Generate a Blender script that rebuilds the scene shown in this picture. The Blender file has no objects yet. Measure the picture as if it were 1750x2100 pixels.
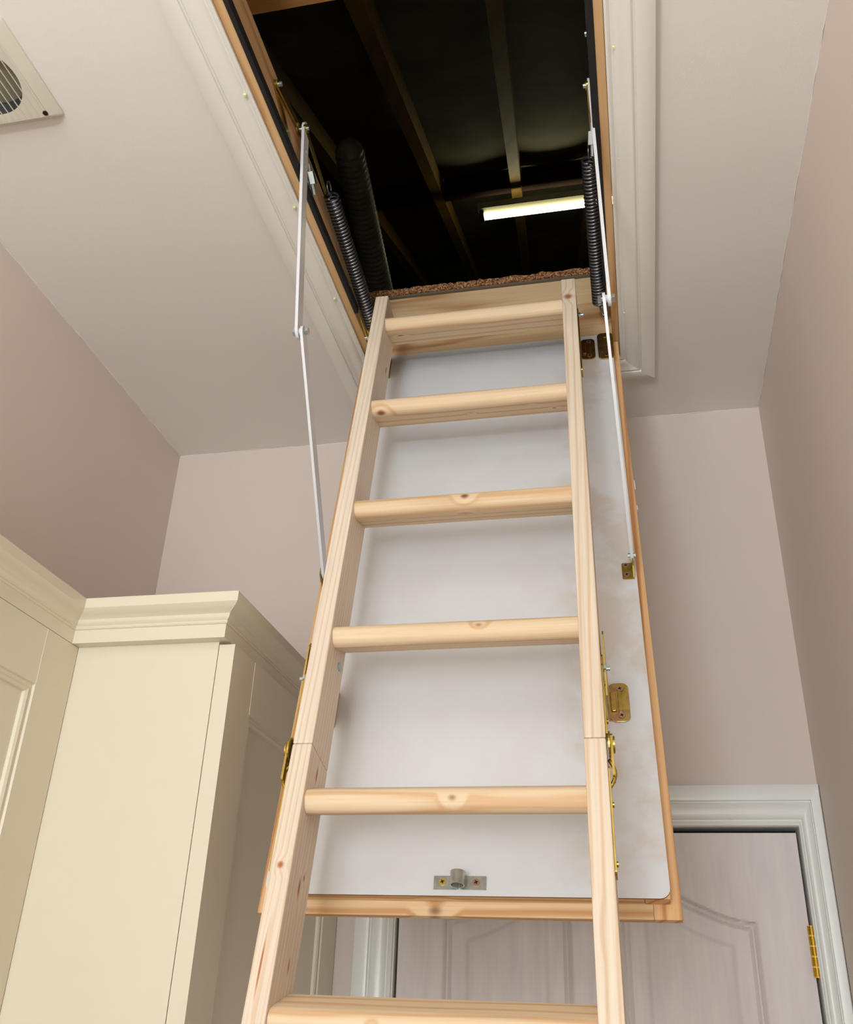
import bpy, bmesh, math, random
from math import sin, cos, pi, radians
from mathutils import Matrix, Vector

C = bpy.context.scene.collection
random.seed(4)
CZ = 1.65            # eye height of the photographer; everything below is written relative to it
H = 1.28             # ceiling above the eye
FL = -1.65           # floor

# ------------------------------------------------------------------ camera
cam = bpy.data.cameras.new('camera'); cam_o = bpy.data.objects.new('camera', cam); C.objects.link(cam_o)
PITCH, YAW, ROLL, FPX = 0.4846, -0.2249, 0.0381, 1949.5
fw = Vector((sin(YAW)*cos(PITCH), cos(YAW)*cos(PITCH), sin(PITCH)))
rt = Vector((cos(YAW), -sin(YAW), 0)); up = rt.cross(fw)
r2 = rt*cos(ROLL)+up*sin(ROLL); u2 = -rt*sin(ROLL)+up*cos(ROLL)
M = Matrix.Identity(4)
for i in range(3):
    M[i][0], M[i][1], M[i][2] = r2[i], u2[i], -fw[i]
cam_o.matrix_world = M
cam.sensor_fit = 'VERTICAL'; cam.sensor_height = 24.0
cam.lens = 24.0*FPX/2100.0
cam.clip_start = 0.02; cam.clip_end = 60
bpy.context.scene.camera = cam_o

# ------------------------------------------------------------------ world, lights, exposure
w = bpy.data.worlds.new('world'); bpy.context.scene.world = w; w.use_nodes = True
w.node_tree.nodes['Background'].inputs[0].default_value = (0.75, 0.85, 1, 1)
w.node_tree.nodes['Background'].inputs[1].default_value = 0.02
def area(name, loc, direction, sx, sy, power, col, spread=180):
    l = bpy.data.lights.new(name, 'AREA'); l.shape = 'RECTANGLE'; l.size = sx; l.size_y = sy
    l.energy = power; l.color = col; l.spread = radians(spread)
    o = bpy.data.objects.new(name, l); C.objects.link(o); o.location = loc
    o.rotation_euler = Vector(direction).to_track_quat('-Z', 'Y').to_euler()
    return o
# frontal fill lamp, added as daylight from an unseen window behind the photographer
area('window_fill', (-0.36, -1.92, 0.22), (0.0, 1, 0.05), 0.95, 1.25, 40, (0.88, 0.95, 1.0))
# flash turned up at the ceiling above the photographer
area('bounce_flash', (-0.42, -1.0, 0.22), (0.02, 0.10, 1), 0.16, 0.16, 22.5, (0.89, 0.955, 1.0), 150)
area('wall_fill', (-0.55, -0.40, 0.05), (0.15, 1, 0.40), 0.45, 0.45, 3.2, (0.94, 0.975, 1.0))  # soft fill added near the camera to brighten the side walls
vs = bpy.context.scene.view_settings
vs.view_transform = 'Standard'; vs.look = 'None'; vs.exposure = 0.12; vs.gamma = 1.0
vs.use_curve_mapping = False

# ------------------------------------------------------------------ materials
def srgb(r, g, b):
    f = lambda c: (c/255/12.92) if c/255 <= .04045 else ((c/255+.055)/1.055)**2.4
    return (f(r), f(g), f(b), 1)
def base_mat(name, col, rough=.6, metal=0, spec=.5, coat=0):
    m = bpy.data.materials.new(name); m.use_nodes = True
    nt = m.node_tree; b = nt.nodes['Principled BSDF']
    b.inputs['Base Color'].default_value = col; b.inputs['Roughness'].default_value = rough
    b.inputs['Metallic'].default_value = metal; b.inputs['Specular IOR Level'].default_value = spec
    b.inputs['Coat Weight'].default_value = coat
    return m, nt, b
def N(nt, t, **k):
    n = nt.nodes.new(t)
    for a, v in k.items():
        if a in n.inputs: n.inputs[a].default_value = v
        else: setattr(n, a, v)
    return n
def noise(nt, vec, scale, detail=3, rough=.5):
    n = N(nt, 'ShaderNodeTexNoise'); n.inputs['Scale'].default_value = scale
    n.inputs['Detail'].default_value = detail; n.inputs['Roughness'].default_value = rough
    nt.links.new(vec, n.inputs['Vector']); return n
def ramp(nt, fac, stops):
    n = N(nt, 'ShaderNodeValToRGB'); e = n.color_ramp.elements
    while len(e) < len(stops): e.new(.5)
    for i, (p, c) in enumerate(stops): e[i].position = p; e[i].color = c
    nt.links.new(fac, n.inputs['Fac']); return n
def mix(nt, fac, a, b, mode='MIX'):
    n = N(nt, 'ShaderNodeMix', data_type='RGBA', blend_type=mode)
    for i, v in ((0, fac), (6, a), (7, b)):
        if hasattr(v, 'is_output'): nt.links.new(v, n.inputs[i])
        else: n.inputs[i].default_value = v
    return n.outputs[2]
def bump(nt, b, h, strength, dist=.001):
    n = N(nt, 'ShaderNodeBump'); n.inputs['Strength'].default_value = strength
    n.inputs['Distance'].default_value = dist
    nt.links.new(h, n.inputs['Height']); nt.links.new(n.outputs['Normal'], b.inputs['Normal'])
def objco(nt): return N(nt, 'ShaderNodeTexCoord').outputs['Object']
def math_n(nt, op, a, b=None):
    n = N(nt, 'ShaderNodeMath', operation=op)
    for i, v in ((0, a), (1, b)):
        if v is None: continue
        if hasattr(v, 'is_output'): nt.links.new(v, n.inputs[i])
        else: n.inputs[i].default_value = v
    return n.outputs[0]

def paint(name, c, var=.03, rough=.6, bumps=.25, bs=260):
    m, nt, b = base_mat(name, c, rough)
    co = objco(nt); n1 = noise(nt, co, 2.2, 3)
    d = tuple(x*(1-var*2) for x in c[:3])+(1,)
    r = ramp(nt, n1.outputs['Fac'], [(.35, d), (.65, c)])
    nt.links.new(r.outputs[0], b.inputs['Base Color'])
    bump(nt, b, noise(nt, co, bs, 2).outputs['Fac'], bumps, .0006)
    return m
def plain(name, c, rough=.5, metal=0, coat=0, var=.05, scale=25):
    m, nt, b = base_mat(name, c, rough, metal, coat=coat)
    n1 = noise(nt, objco(nt), scale, 3)
    r = ramp(nt, n1.outputs['Fac'], [(.3, tuple(x*(1-var) for x in c[:3])+(1,)), (.7, c)])
    nt.links.new(r.outputs[0], b.inputs['Base Color'])
    return m

def wood(name, axis, light, dark, knotcol=(120, 70, 35), knots=(), rings=34., rough=.55, contrast=1.0, tone=.12, dist=18.0):
    """softwood with grain along one object axis; knots = (x, y, z, radius, stretch)"""
    m, nt, b = base_mat(name, srgb(*light), rough, spec=.35)
    co = objco(nt)
    info = N(nt, 'ShaderNodeObjectInfo')
    off = N(nt, 'ShaderNodeVectorMath', operation='SCALE'); off.inputs[0].default_value = (3.1, 5.3, 7.7)
    nt.links.new(info.outputs['Random'], off.inputs['Scale'])
    add = N(nt, 'ShaderNodeVectorMath', operation='ADD')
    nt.links.new(co, add.inputs[0]); nt.links.new(off.outputs[0], add.inputs[1])
    def mapped(along, across):
        mp = N(nt, 'ShaderNodeMapping'); s = [across]*3; s['xyz'.index(axis)] = along
        mp.inputs['Scale'].default_value = s; nt.links.new(add.outputs[0], mp.inputs['Vector']); return mp.outputs[0]
    n1 = noise(nt, mapped(1.1, 9), 1.0, 3, .55)
    k = None
    # ring lines
    sep = N(nt, 'ShaderNodeSeparateXYZ'); nt.links.new(mapped(.25, 1.0), sep.inputs[0])
    o = [a for a in 'XYZ' if a.lower() != axis]
    cross = math_n(nt, 'ADD', math_n(nt, 'MULTIPLY', sep.outputs[o[0]], 1.0), math_n(nt, 'MULTIPLY', sep.outputs[o[1]], .8))
    ph = math_n(nt, 'ADD', math_n(nt, 'MULTIPLY', cross, rings*6.28), math_n(nt, 'MULTIPLY', n1.outputs['Fac'], dist))
    kn_mask = None
    for (kx, ky, kz, kr, st) in knots:
        sb = N(nt, 'ShaderNodeVectorMath', operation='SUBTRACT'); nt.links.new(co, sb.inputs[0]); sb.inputs[1].default_value = (kx, ky, kz)
        mu = N(nt, 'ShaderNodeVectorMath', operation='MULTIPLY'); nt.links.new(sb.outputs[0], mu.inputs[0])
        s = [1/kr]*3; s['xyz'.index(axis)] = 1/(kr*st); mu.inputs[1].default_value = s
        le = N(nt, 'ShaderNodeVectorMath', operation='LENGTH'); nt.links.new(mu.outputs[0], le.inputs[0])
        g = N(nt, 'ShaderNodeMapRange', interpolation_type='SMOOTHSTEP')
        g.inputs['From Min'].default_value = 1.40; g.inputs['From Max'].default_value = .30
        nt.links.new(le.outputs['Value'], g.inputs['Value'])
        kn_mask = g.outputs[0] if kn_mask is None else math_n(nt, 'MAXIMUM', kn_mask, g.outputs[0])
        wob = N(nt, 'ShaderNodeMapRange', interpolation_type='SMOOTHSTEP')
        wob.inputs['From Min'].default_value = 4; wob.inputs['From Max'].default_value = .5
        wob.inputs['To Max'].default_value = 4.5
        nt.links.new(le.outputs['Value'], wob.inputs['Value'])
        ph = math_n(nt, 'ADD', ph, wob.outputs[0])
    sn = math_n(nt, 'SINE', ph)
    li, dk = srgb(*light), srgb(*dark)
    md = tuple(li[i]*.55+dk[i]*.45 for i in range(3))+(1,)
    mdc = tuple(li[i]*(1-contrast*.45)+dk[i]*contrast*.45 for i in range(3))+(1,)
    dkc = tuple(li[i]*(1-contrast)+dk[i]*contrast for i in range(3))+(1,)
    v01 = math_n(nt, 'MULTIPLY_ADD', sn, .5); v01.node.inputs[2].default_value = .5
    r = ramp(nt, v01, [(.0, li), (.55, li), (.82, mdc), (.97, dkc)])
    fib = noise(nt, mapped(6, 260), 1.0, 2, .6)
    fr = ramp(nt, fib.outputs['Fac'], [(.3, (1-tone, 1-tone, 1-tone, 1)), (.7, (1, 1, 1, 1))])
    col = mix(nt, 1.0, r.outputs[0], fr.outputs[0], 'MULTIPLY')
    n2 = noise(nt, mapped(.9, 3.5), 1.0, 2)
    pr = ramp(nt, n2.outputs['Fac'], [(.35, (.90, .86, .80, 1)), (.65, (1, 1, 1, 1))])
    col = mix(nt, .8, col, pr.outputs[0], 'MULTIPLY')
    if kn_mask is not None:
        col = mix(nt, kn_mask, col, srgb(*knotcol))
    nt.links.new(col, b.inputs['Base Color'])
    bump(nt, b, fib.outputs['Fac'], .12, .0004)
    return m

CEIL = paint('ceiling_paint', srgb(235, 229, 222), .012)
WALL = paint('wall_paint', srgb(227, 212, 202), .02)
WALLR = paint('wall_paint_right', srgb(227, 212, 202), .02)
GLOSS = plain('white_gloss_paint', srgb(242, 243, 238), .28, var=.02)
CASE = plain('hatch_casing_paint', srgb(240, 237, 228), .35, var=.02)
CREAM = plain('cream_lacquer', srgb(230, 221, 198), .38, var=.01)
CREAM_D = plain('cream_edge', srgb(196, 180, 120), .5, var=.04)
LIGHT, DARK = (236, 220, 198), (218, 176, 132)
PINE_Z = wood('pine_along_z', 'z', LIGHT, DARK)
PINE_X = wood('pine_along_x', 'x', (238, 206, 160), (205, 152, 96), rings=30)
PINE_Y = wood('pine_along_y', 'y', (222, 176, 120), (190, 130, 75), rings=26)
FRAME_Z = wood('frame_pine_z', 'z', (236, 190, 138), (202, 146, 94), rings=50, dist=8.0)
FRAME_X = wood('frame_pine_x', 'x', (240, 210, 168), (214, 166, 116), rings=40, dist=8.0,
               knots=[(.255, .026, -1.205, .008, 1.3)])
LIN_Y = wood('lining_pine_y', 'y', (224, 184, 134), (200, 150, 98), rings=20)
LIN_EDGE = wood('lining_edge_y', 'y', (216, 160, 98), (190, 125, 66), rings=20)
LIN_X = wood('lining_pine_x', 'x', (222, 190, 146), (186, 134, 86), rings=14, contrast=.8)
TIMBER = wood('roof_timber', 'y', (168, 132, 66), (140, 106, 50), rings=10, contrast=.4, dist=5.0)
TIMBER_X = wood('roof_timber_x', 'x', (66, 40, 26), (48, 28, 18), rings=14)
TIMBER_B = wood('loft_beam_pine', 'x', (214, 164, 104), (176, 124, 70), rings=14)
GOLD = plain('yellow_zinc', srgb(196, 168, 84), .28, .95, var=.25, scale=60)
def goldmix():
    m, nt, b = base_mat('passivated_plate', srgb(196, 168, 84), .25, .95)
    n1 = noise(nt, objco(nt), 30, 2)
    r = ramp(nt, n1.outputs['Fac'], [(.3, srgb(150, 128, 60)), (.45, srgb(205, 180, 92)), (.55, srgb(190, 140, 110)), (.7, srgb(186, 178, 96))])
    nt.links.new(r.outputs[0], b.inputs['Base Color']); return m
GOLD2 = goldmix()
ZINC = plain('blue_zinc', srgb(190, 205, 208), .25, .9, var=.15, scale=80)
GALV = plain('galvanised_steel', srgb(200, 204, 198), .32, .8, var=.25, scale=90)
STEEL = plain('oiled_spring_steel', srgb(120, 120, 124), .3, .9, var=.2)
BRASS = plain('polished_brass', srgb(225, 180, 70), .2, 1.0, var=.1)
ROD = plain('white_enamelled_steel', srgb(222, 222, 224), .3, .0, var=.03)
BLACK = plain('black_rubber', srgb(22, 22, 22), .7, var=.3)
DARKGAP = plain('dark_recess', srgb(30, 26, 24), .9)
FELT = paint('roof_felt', srgb(140, 134, 110), .25, .8, .6, 30)
IRON = plain('black_screw', srgb(40, 35, 32), .4, .5)
SCREWY = plain('yellow_screw', srgb(205, 190, 96), .35, .8)
SCREWC = plain('copper_screw', srgb(184, 146, 124), .35, .8)
HARD = plain('hardboard_edge', srgb(150, 108, 84), .8)
CARPET = paint('beige_carpet', srgb(150, 132, 112), .1, .95, .6, 200)
FIL = plain('old_filler', srgb(236, 232, 180), .6)
def chip():
    m, nt, b = base_mat('chipboard', srgb(150, 100, 60), .9)
    co = objco(nt)
    v = N(nt, 'ShaderNodeTexVoronoi'); v.inputs['Scale'].default_value = 320; nt.links.new(co, v.inputs['Vector'])
    r = ramp(nt, v.outputs['Color'], [(.15, srgb(74, 44, 24)), (.5, srgb(150, 98, 58)), (.85, srgb(206, 158, 108))])
    nt.links.new(r.outputs[0], b.inputs['Base Color'])
    bump(nt, b, v.outputs['Distance'], .8, .002); return m
CHIP = chip()
def whiteboard():
    m, nt, b = base_mat('white_faced_board', srgb(226, 224, 224), .45)
    co = objco(nt)
    n1 = noise(nt, co, 9, 5, .6)
    sep = N(nt, 'ShaderNodeSeparateXYZ'); nt.links.new(co, sep.inputs[0])
    rx = N(nt, 'ShaderNodeMapRange', interpolation_type='SMOOTHSTEP'); nt.links.new(sep.outputs['X'], rx.inputs['Value'])
    rx.inputs['From Min'].default_value = .40; rx.inputs['From Max'].default_value = .46
    rx.inputs['To Min'].default_value = .18; rx.inputs['To Max'].default_value = 1
    st = ramp(nt, n1.outputs['Fac'], [(.44, (0, 0, 0, 1)), (.57, (1, 1, 1, 1))])
    col = mix(nt, math_n(nt, 'MULTIPLY', math_n(nt, 'MULTIPLY', rx.outputs[0], .62), st.outputs[0]), srgb(216, 217, 219), srgb(200, 187, 174))
    nt.links.new(col, b.inputs['Base Color'])
    bump(nt, b, noise(nt, co, 60, 4).outputs['Fac'], .1, .001); return m
BOARD = whiteboard()
def doorpaint():
    m, nt, b = base_mat('washed_door_paint', srgb(214, 206, 204), .5)
    co = objco(nt); mp = N(nt, 'ShaderNodeMapping'); mp.inputs['Scale'].default_value = (14, 14, 1.6)
    nt.links.new(co, mp.inputs['Vector'])
    n1 = noise(nt, mp.outputs[0], 3, 4, .6)
    r = ramp(nt, n1.outputs['Fac'], [(.3, srgb(224, 214, 213)), (.7, srgb(236, 228, 223))])
    nt.links.new(r.outputs[0], b.inputs['Base Color']); return m
DOORM = doorpaint()
def emis(name, col, s):
    m = bpy.data.materials.new(name); m.use_nodes = True; nt = m.node_tree
    b = nt.nodes['Principled BSDF']; b.inputs['Base Color'].default_value = (1, 1, .9, 1)
    b.inputs['Emission Color'].default_value = col; b.inputs['Emission Strength'].default_value = s
    return m
TUBEL = emis('lit_fluorescent_tube', (1, .95, .62, 1), 9)
m_, nt_, b_ = base_mat('window_glass', (1, 1, 1, 1), 0.0); b_.inputs['Transmission Weight'].default_value = 1; b_.inputs['IOR'].default_value = 1.45
GLASS = m_

# ------------------------------------------------------------------ mesh helpers
def link(name, mesh, mat, parent=None, mw=None, smooth=False, bevel=0):
    mats = mat if isinstance(mat, (list, tuple)) else [mat]
    if not mesh.materials:
        for mm in mats: mesh.materials.append(mm)
    if smooth:
        for p in mesh.polygons: p.use_smooth = True
    o = bpy.data.objects.new(name, mesh); C.objects.link(o)
    mw = mw or Matrix.Identity(4)
    if parent is not None:
        o.parent = parent; o.matrix_basis = WM[parent.name].inverted() @ mw
    else: o.matrix_basis = mw
    WM[o.name] = mw.copy()
    if bevel:
        b = o.modifiers.new('bevel', 'BEVEL'); b.width = bevel; b.segments = 2; b.limit_method = 'ANGLE'; b.angle_limit = radians(40)
    return o
WM = {}
def pydata(name, v, f):
    me = bpy.data.meshes.new(name); me.from_pydata([tuple(p) for p in v], [], f); me.update()
    bm = bmesh.new(); bm.from_mesh(me); bmesh.ops.recalc_face_normals(bm, faces=bm.faces); bm.to_mesh(me); bm.free()
    return me
BF = [(0, 1, 3, 2), (4, 6, 7, 5), (0, 4, 5, 1), (2, 3, 7, 6), (0, 2, 6, 4), (1, 5, 7, 3)]
def boxes(lst, shear=0):
    v, f = [], []
    for (x0, x1, y0, y1, z0, z1) in lst:
        n = len(v)
        for x in (x0, x1):
            for y in (y0, y1):
                for z in (z0, z1): v.append((x+shear*z, y, z))
        f += [tuple(n+i for i in q) for q in BF]
    return pydata('box', v, f)
def box(name, mat, b, parent=None, mw=None, bevel=0, shear=0):
    return link(name, boxes([b], shear), mat, parent, mw, bevel=bevel)
def empty(name, loc, label=None, cat=None, group=None, kind=None):
    o = bpy.data.objects.new(name, None); C.objects.link(o); o.location = loc; o.empty_display_size = .1
    WM[o.name] = Matrix.Translation(Vector(loc)); tag(o, label, cat, group, kind); return o
def tag(o, label=None, cat=None, group=None, kind=None):
    for k, v in (('label', label), ('category', cat), ('group', group), ('kind', kind)):
        if v: o[k] = v
    return o
def prism(pts, depth0, depth1, plane='xz', shear=0):
    """extrude a closed 2-D outline. plane xz -> along y, yz -> along x, xy -> along z"""
    n = len(pts); v = []
    for d in (depth0, depth1):
        for a, b in pts:
            p = {'xz': (a, d, b), 'yz': (d, a, b), 'xy': (a, b, d)}[plane]
            v.append((p[0]+shear*p[2], p[1], p[2]))
    f = [tuple(range(n)), tuple(range(2*n-1, n-1, -1))]+[(i, (i+1) % n, n+(i+1) % n, n+i) for i in range(n)]
    return pydata('prism', v, f)
def join_me(ms):
    bm = bmesh.new()
    for me in ms: bm.from_mesh(me)
    out = bpy.data.meshes.new('joined'); bm.to_mesh(out); bm.free(); return out
def rrect(x0, x1, z0, z1, r, n=5):
    pts = []
    for cx, cz, a0 in ((x1-r, z1-r, 0), (x0+r, z1-r, 90), (x0+r, z0+r, 180), (x1-r, z0+r, 270)):
        for i in range(n+1):
            a = radians(a0+90*i/n); pts.append((cx+r*cos(a), cz+r*sin(a)))
    return pts
def circ(cx, cy, r, n=24, a0=0): return [(cx+r*cos(2*pi*i/n+a0), cy+r*sin(2*pi*i/n+a0)) for i in range(n)]
def plate(outline, holes, t, mw=None):
    """flat plate with real holes, in the local xy plane, thickness t centred on z=0"""
    cu = bpy.data.curves.new('plate', 'CURVE'); cu.dimensions = '2D'; cu.fill_mode = 'BOTH'; cu.extrude = t/2
    for pts in [outline]+list(holes):
        s = cu.splines.new('POLY'); s.points.add(len(pts)-1); s.use_cyclic_u = True
        for i, (a, b) in enumerate(pts): s.points[i].co = (a, b, 0, 1)
    o = bpy.data.objects.new('tmp', cu); C.objects.link(o)
    me = bpy.data.meshes.new_from_object(o); me.materials.clear()
    bpy.data.objects.remove(o)
    if mw is not None: me.transform(mw)
    return me
def tube(path, r, n=8, closed=False, caps=True):
    v, f = [], []; P = [Vector(p) for p in path]; L = len(P); prev = None
    for i, p in enumerate(P):
        t = (P[(i+1) % L]-P[i-1]) if closed or 0 < i < L-1 else (P[1]-P[0] if i == 0 else P[-1]-P[-2])
        t.normalize()
        a = prev if prev is not None else (Vector((0, 0, 1)) if abs(t.z) < .9 else Vector((1, 0, 0)))
        a = (a-t*a.dot(t)).normalized(); prev = a; b = t.cross(a)
        for k in range(n):
            an = 2*pi*k/n; v.append(p+a*(r*cos(an))+b*(r*sin(an)))
    for i in range(L if closed else L-1):
        j = (i+1) % L
        for k in range(n): f.append((i*n+k, i*n+(k+1) % n, j*n+(k+1) % n, j*n+k))
    if caps and not closed: f += [tuple(range(n-1, -1, -1)), tuple(range((L-1)*n, L*n))]
    me = bpy.data.meshes.new('tube'); me.from_pydata([tuple(q) for q in v], [], f); me.update(); return me
def cyl(p0, p1, r, n=20): return tube([p0, p1], r, n)
def beam(p0, p1, wx, wz):
    """straight timber between two points (square to x), wx wide, wz deep, p = bottom centre line"""
    v = []
    for p in (Vector(p0), Vector(p1)):
        for dx in (-wx/2, wx/2):
            for dz in (0, wz): v.append((p.x+dx, p.y, p.z+dz))
    return pydata('beam', v, BF)

# ------------------------------------------------------------------ the room shell
XL, XR, YB, YF = -1.124, 0.338, 1.967, -1.95
tag(link('floor', boxes([(XL-.1, XR+.1, YF-.1, YB+.1, FL-.05, FL)]), CARPET), kind='structure')
OX0, OX1, OY0, OY1 = -.522, .027, .44, 1.71        # hole in the ceiling
T = .012
VX, VY, VH = -.9320, .8290, .0905
tag(link('ceiling', plate([(XL-.1, YF-.1), (XR+.1, YF-.1), (XR+.1, YB+.1), (XL-.1, YB+.1)],
      [[(OX0, OY0), (OX1, OY0), (OX1, OY1), (OX0, OY1)], circ(VX, VY-.004, .068, 40)], T, Matrix.Translation((0, 0, H+T/2))), CEIL), kind='structure')
tag(box('wall_left', WALL, (XL-.1, XL, YF-.1, YB+.1, FL, H)), kind='structure')
tag(box('wall_right', WALLR, (XR, XR+.1, YF-.1, YB+.1, FL, H)), kind='structure')
DX0, DX1, DZ = -.480, .292, .331                    # door opening
tag(link('wall_back', boxes([(XL, DX0-.02, YB, YB+.1, FL, H), (DX1+.02, XR, YB, YB+.1, FL, H), (DX0-.02, DX1+.02, YB, YB+.1, DZ+.02, H)]), WALL), kind='structure')
WX0, WX1, WZ0, WZ1 = -.87, .15, -.45, .90
tag(link('wall_front', boxes([(XL, WX0, YF-.1, YF, FL, H), (WX1, XR, YF-.1, YF, FL, H), (WX0, WX1, YF-.1, YF, FL, WZ0), (WX0, WX1, YF-.1, YF, WZ1, H)]), WALL), kind='structure')
win = empty('fill_window_1', ((WX0+WX1)/2, YF-.05, WZ0), kind='structure')  # unseen window, added to go with the frontal fill lamp
link('window_frame', boxes([(WX0, WX0+.05, YF-.08, YF-.02, WZ0, WZ1), (WX1-.05, WX1, YF-.08, YF-.02, WZ0, WZ1), (WX0+.05, WX1-.05, YF-.08, YF-.02, WZ0, WZ0+.05),
      (WX0+.05, WX1-.05, YF-.08, YF-.02, WZ1-.05, WZ1), (-.38, -.34, YF-.08, YF-.02, WZ0+.05, WZ1-.05)]), GLOSS, win, bevel=.004)
box('pane', GLASS, (WX0+.05, -.38, YF-.053, YF-.047, WZ0+.05, WZ1-.05), win)
box('pane', GLASS, (-.34, WX1-.05, YF-.053, YF-.047, WZ0+.05, WZ1-.05), win)
# skirting along the two side walls
tag(box('baseboard_right', GLOSS, (XR-.015, XR, YF, YB-.03, FL, FL+.12), bevel=.003), kind='structure')
# thin raised filler lines left where walls meet the ceiling
def bead_line(pts, r=.0011):
    out = []
    for (a, b) in zip(pts[:-1], pts[1:]):
        a, b = Vector(a), Vector(b); n = int((b-a).length/.025)
        for i in range(n): out.append(a.lerp(b, i/n)+Vector((random.uniform(-1, 1), random.uniform(-1, 1), random.uniform(-1, 1)))*.0009)
    return out
CORN = paint('ceiling_paint_edge', srgb(240, 232, 226), .01)
tag(link('trim_3', tube(bead_line([(XL+.0006, .3, H-.0006), (XL+.0006, YB-.001, H-.0006)]), .0013, 5), CORN), kind='structure')
tag(link('trim_4', tube(bead_line([(XL, YB-.0006, H-.0006), (XR, YB-.0006, H-.0006)]), .001, 5), CORN), kind='structure')
tag(link('trim_5', tube(bead_line([(XR-.0006, .3, H-.0006), (XR-.0006, YB, H-.0006)]), .001, 5), CORN), kind='structure')

# ------------------------------------------------------------------ mitred mouldings
def mitred(profile, a, b, ea, eb, out, dep):
    """profile (offset, depth) swept a->b; ends shifted along the run by ea*offset, eb*offset"""
    a, b, out, dep = Vector(a), Vector(b), Vector(out), Vector(dep); t = (b-a).normalized()
    v = []
    for (o, d) in profile: v.append(a+out*o+dep*d-t*(ea*o))
    for (o, d) in profile: v.append(b+out*o+dep*d+t*(eb*o))
    n = len(profile); f = [tuple(range(n)), tuple(range(2*n-1, n-1, -1))]+[(i, (i+1) % n, n+(i+1) % n, n+i) for i in range(n)]
    return pydata('moulding', v, f)
def arch_profile(wd, k=1.0):
    s = wd/.072
    p = [(0, 0), (0, .009), (.003, .0105), (.006, .0095), (.008, .0075), (.0105, .0075), (.012, .0105), (.016, .0135), (.021, .0145), (.027, .0150),
         (.033, .0165), (.0365, .0185), (.039, .0175), (.0405, .0155), (.0425, .0155), (.0435, .0195), (.046, .0205), (.069, .0205), (.072, .0185), (.072, 0)]
    return [(a*s, b*k) for a, b in p]
def smooth_angle(o, deg=35):
    for p in o.data.polygons: p.use_smooth = True
    m = o.modifiers.new('es', 'EDGE_SPLIT'); m.split_angle = radians(deg)
# hatch casing (four mitred boards under the ceiling)
tr = empty('trim_2', ((OX0+OX1)/2, (OY0+OY1)/2, H), kind='structure')
pr = arch_profile(.072)
for a, b, out in (((OX0, OY0, H), (OX0, OY1, H), (-1, 0, 0)), ((OX1, OY0, H), (OX1, OY1, H), (1, 0, 0)),
                  ((OX0, OY0, H), (OX1, OY0, H), (0, -1, 0)), ((OX0, OY1, H), (OX1, OY1, H), (0, 1, 0))):
    smooth_angle(link('casing_board', mitred(pr, a, b, 1, 1, out, (0, 0, -1)), CASE, tr))
# filled pin heads on the casing
fp = []
for (x, y) in ((OX1+.012, .95), (OX1+.014, 1.16), (OX1+.018, 1.38), (OX1+.012, 1.56), (OX0-.010, .93), (OX0-.010, 1.17), (OX0-.010, 1.42)):
    fp.append(cyl((x, y, H-.0085), (x, y, H-.0125), .0022, 8))
link('filled_pin_head', join_me(fp), FIL, tr)['kind'] = 'stuff'
# door architrave
tr = empty('trim_1', ((DX0+DX1)/2, YB, FL), kind='structure')
pd = arch_profile(.074)
ia0, ia1, iz = DX0-.004, DX1+.001, DZ+.004
smooth_angle(link('architrave_board', mitred(pd, (ia0, YB, FL), (ia0, YB, iz), 0, 1, (-1, 0, 0), (0, -1, 0)), GLOSS, tr))
smooth_angle(link('architrave_board', mitred(pd, (ia0, YB, iz), (ia1, YB, iz), 1, .59, (0, 0, 1), (0, -1, 0)), GLOSS, tr))
p44 = [(a*.59, b) for a, b in pd]
v_ = mitred(p44, (ia1, YB, FL), (ia1, YB, iz), 0, 1/.59, (1, 0, 0), (0, -1, 0))
smooth_angle(link('architrave_board', v_, GLOSS, tr))
box('door_lining', GLOSS, (DX0-.02, DX0-.0015, YB, YB+.1, FL, DZ+.02), tr)
box('door_lining', GLOSS, (DX1+.0015, DX1+.02, YB, YB+.1, FL, DZ+.02), tr)
box('door_lining', GLOSS, (DX0-.0015, DX1+.0015, YB, YB+.1, DZ+.0035, DZ+.02), tr)

# ------------------------------------------------------------------ the panelled door
door = empty('door_1', ((DX0+DX1)/2, YB+.03, FL), kind='structure')
LX0, LX1, LZ0, LZ1 = DX0+.0035, DX1-.0035, FL+.008, DZ-.006
cxd = (LX0+LX1)/2
def door_h(x, z):
    ax = abs(x-cxd)
    xi, xo = .047, .293
    def curve(a):
        s = min(1, max(0, (xo-a)/(xo-xi))); s = s*s*(3-2*s)
        return .168+.078*s
    best = -1
    for (z0, top) in ((-.62, None), (-1.42, -.78)):
        if top is None:
            s = (curve(ax)-z); sl = abs(curve(ax+.004)-curve(ax-.004))/.008; d4 = s/math.sqrt(1+sl*sl)
        else: d4 = top-z
        d = min(ax-xi, xo-ax, z-z0, d4)
        best = max(best, d)
    d = best
    if d < 0: return 0
    if d < .003: return .0065*d/.003
    if d < .014: return .0065-.0048*sin(pi*(d-.003)/.011)
    if d < .017: return .0065+.001*(d-.014)/.003
    if d < .044: return .0068
    if d < .050: return .0068-.0030*(d-.044)/.006
    return .0038
xs = [LX0+(LX1-LX0)*i/254 for i in range(255)]
zs = [LZ0+(-.30-LZ0)*i/60 for i in range(60)]+[-.30+(LZ1+.30)*i/200 for i in range(201)]
v, f = [], []
for z in zs:
    for x in xs: v.append((x, YB+.012+1.35*door_h(x, z), z))
nx = len(xs)
for j in range(len(zs)-1):
    for i in range(nx-1): f.append((j*nx+i, j*nx+i+1, (j+1)*nx+i+1, (j+1)*nx+i))
nb = len(v)
for x, z in ((LX0, LZ0), (LX1, LZ0), (LX1, LZ1), (LX0, LZ1)): v.append((x, YB+.05, z))
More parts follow.
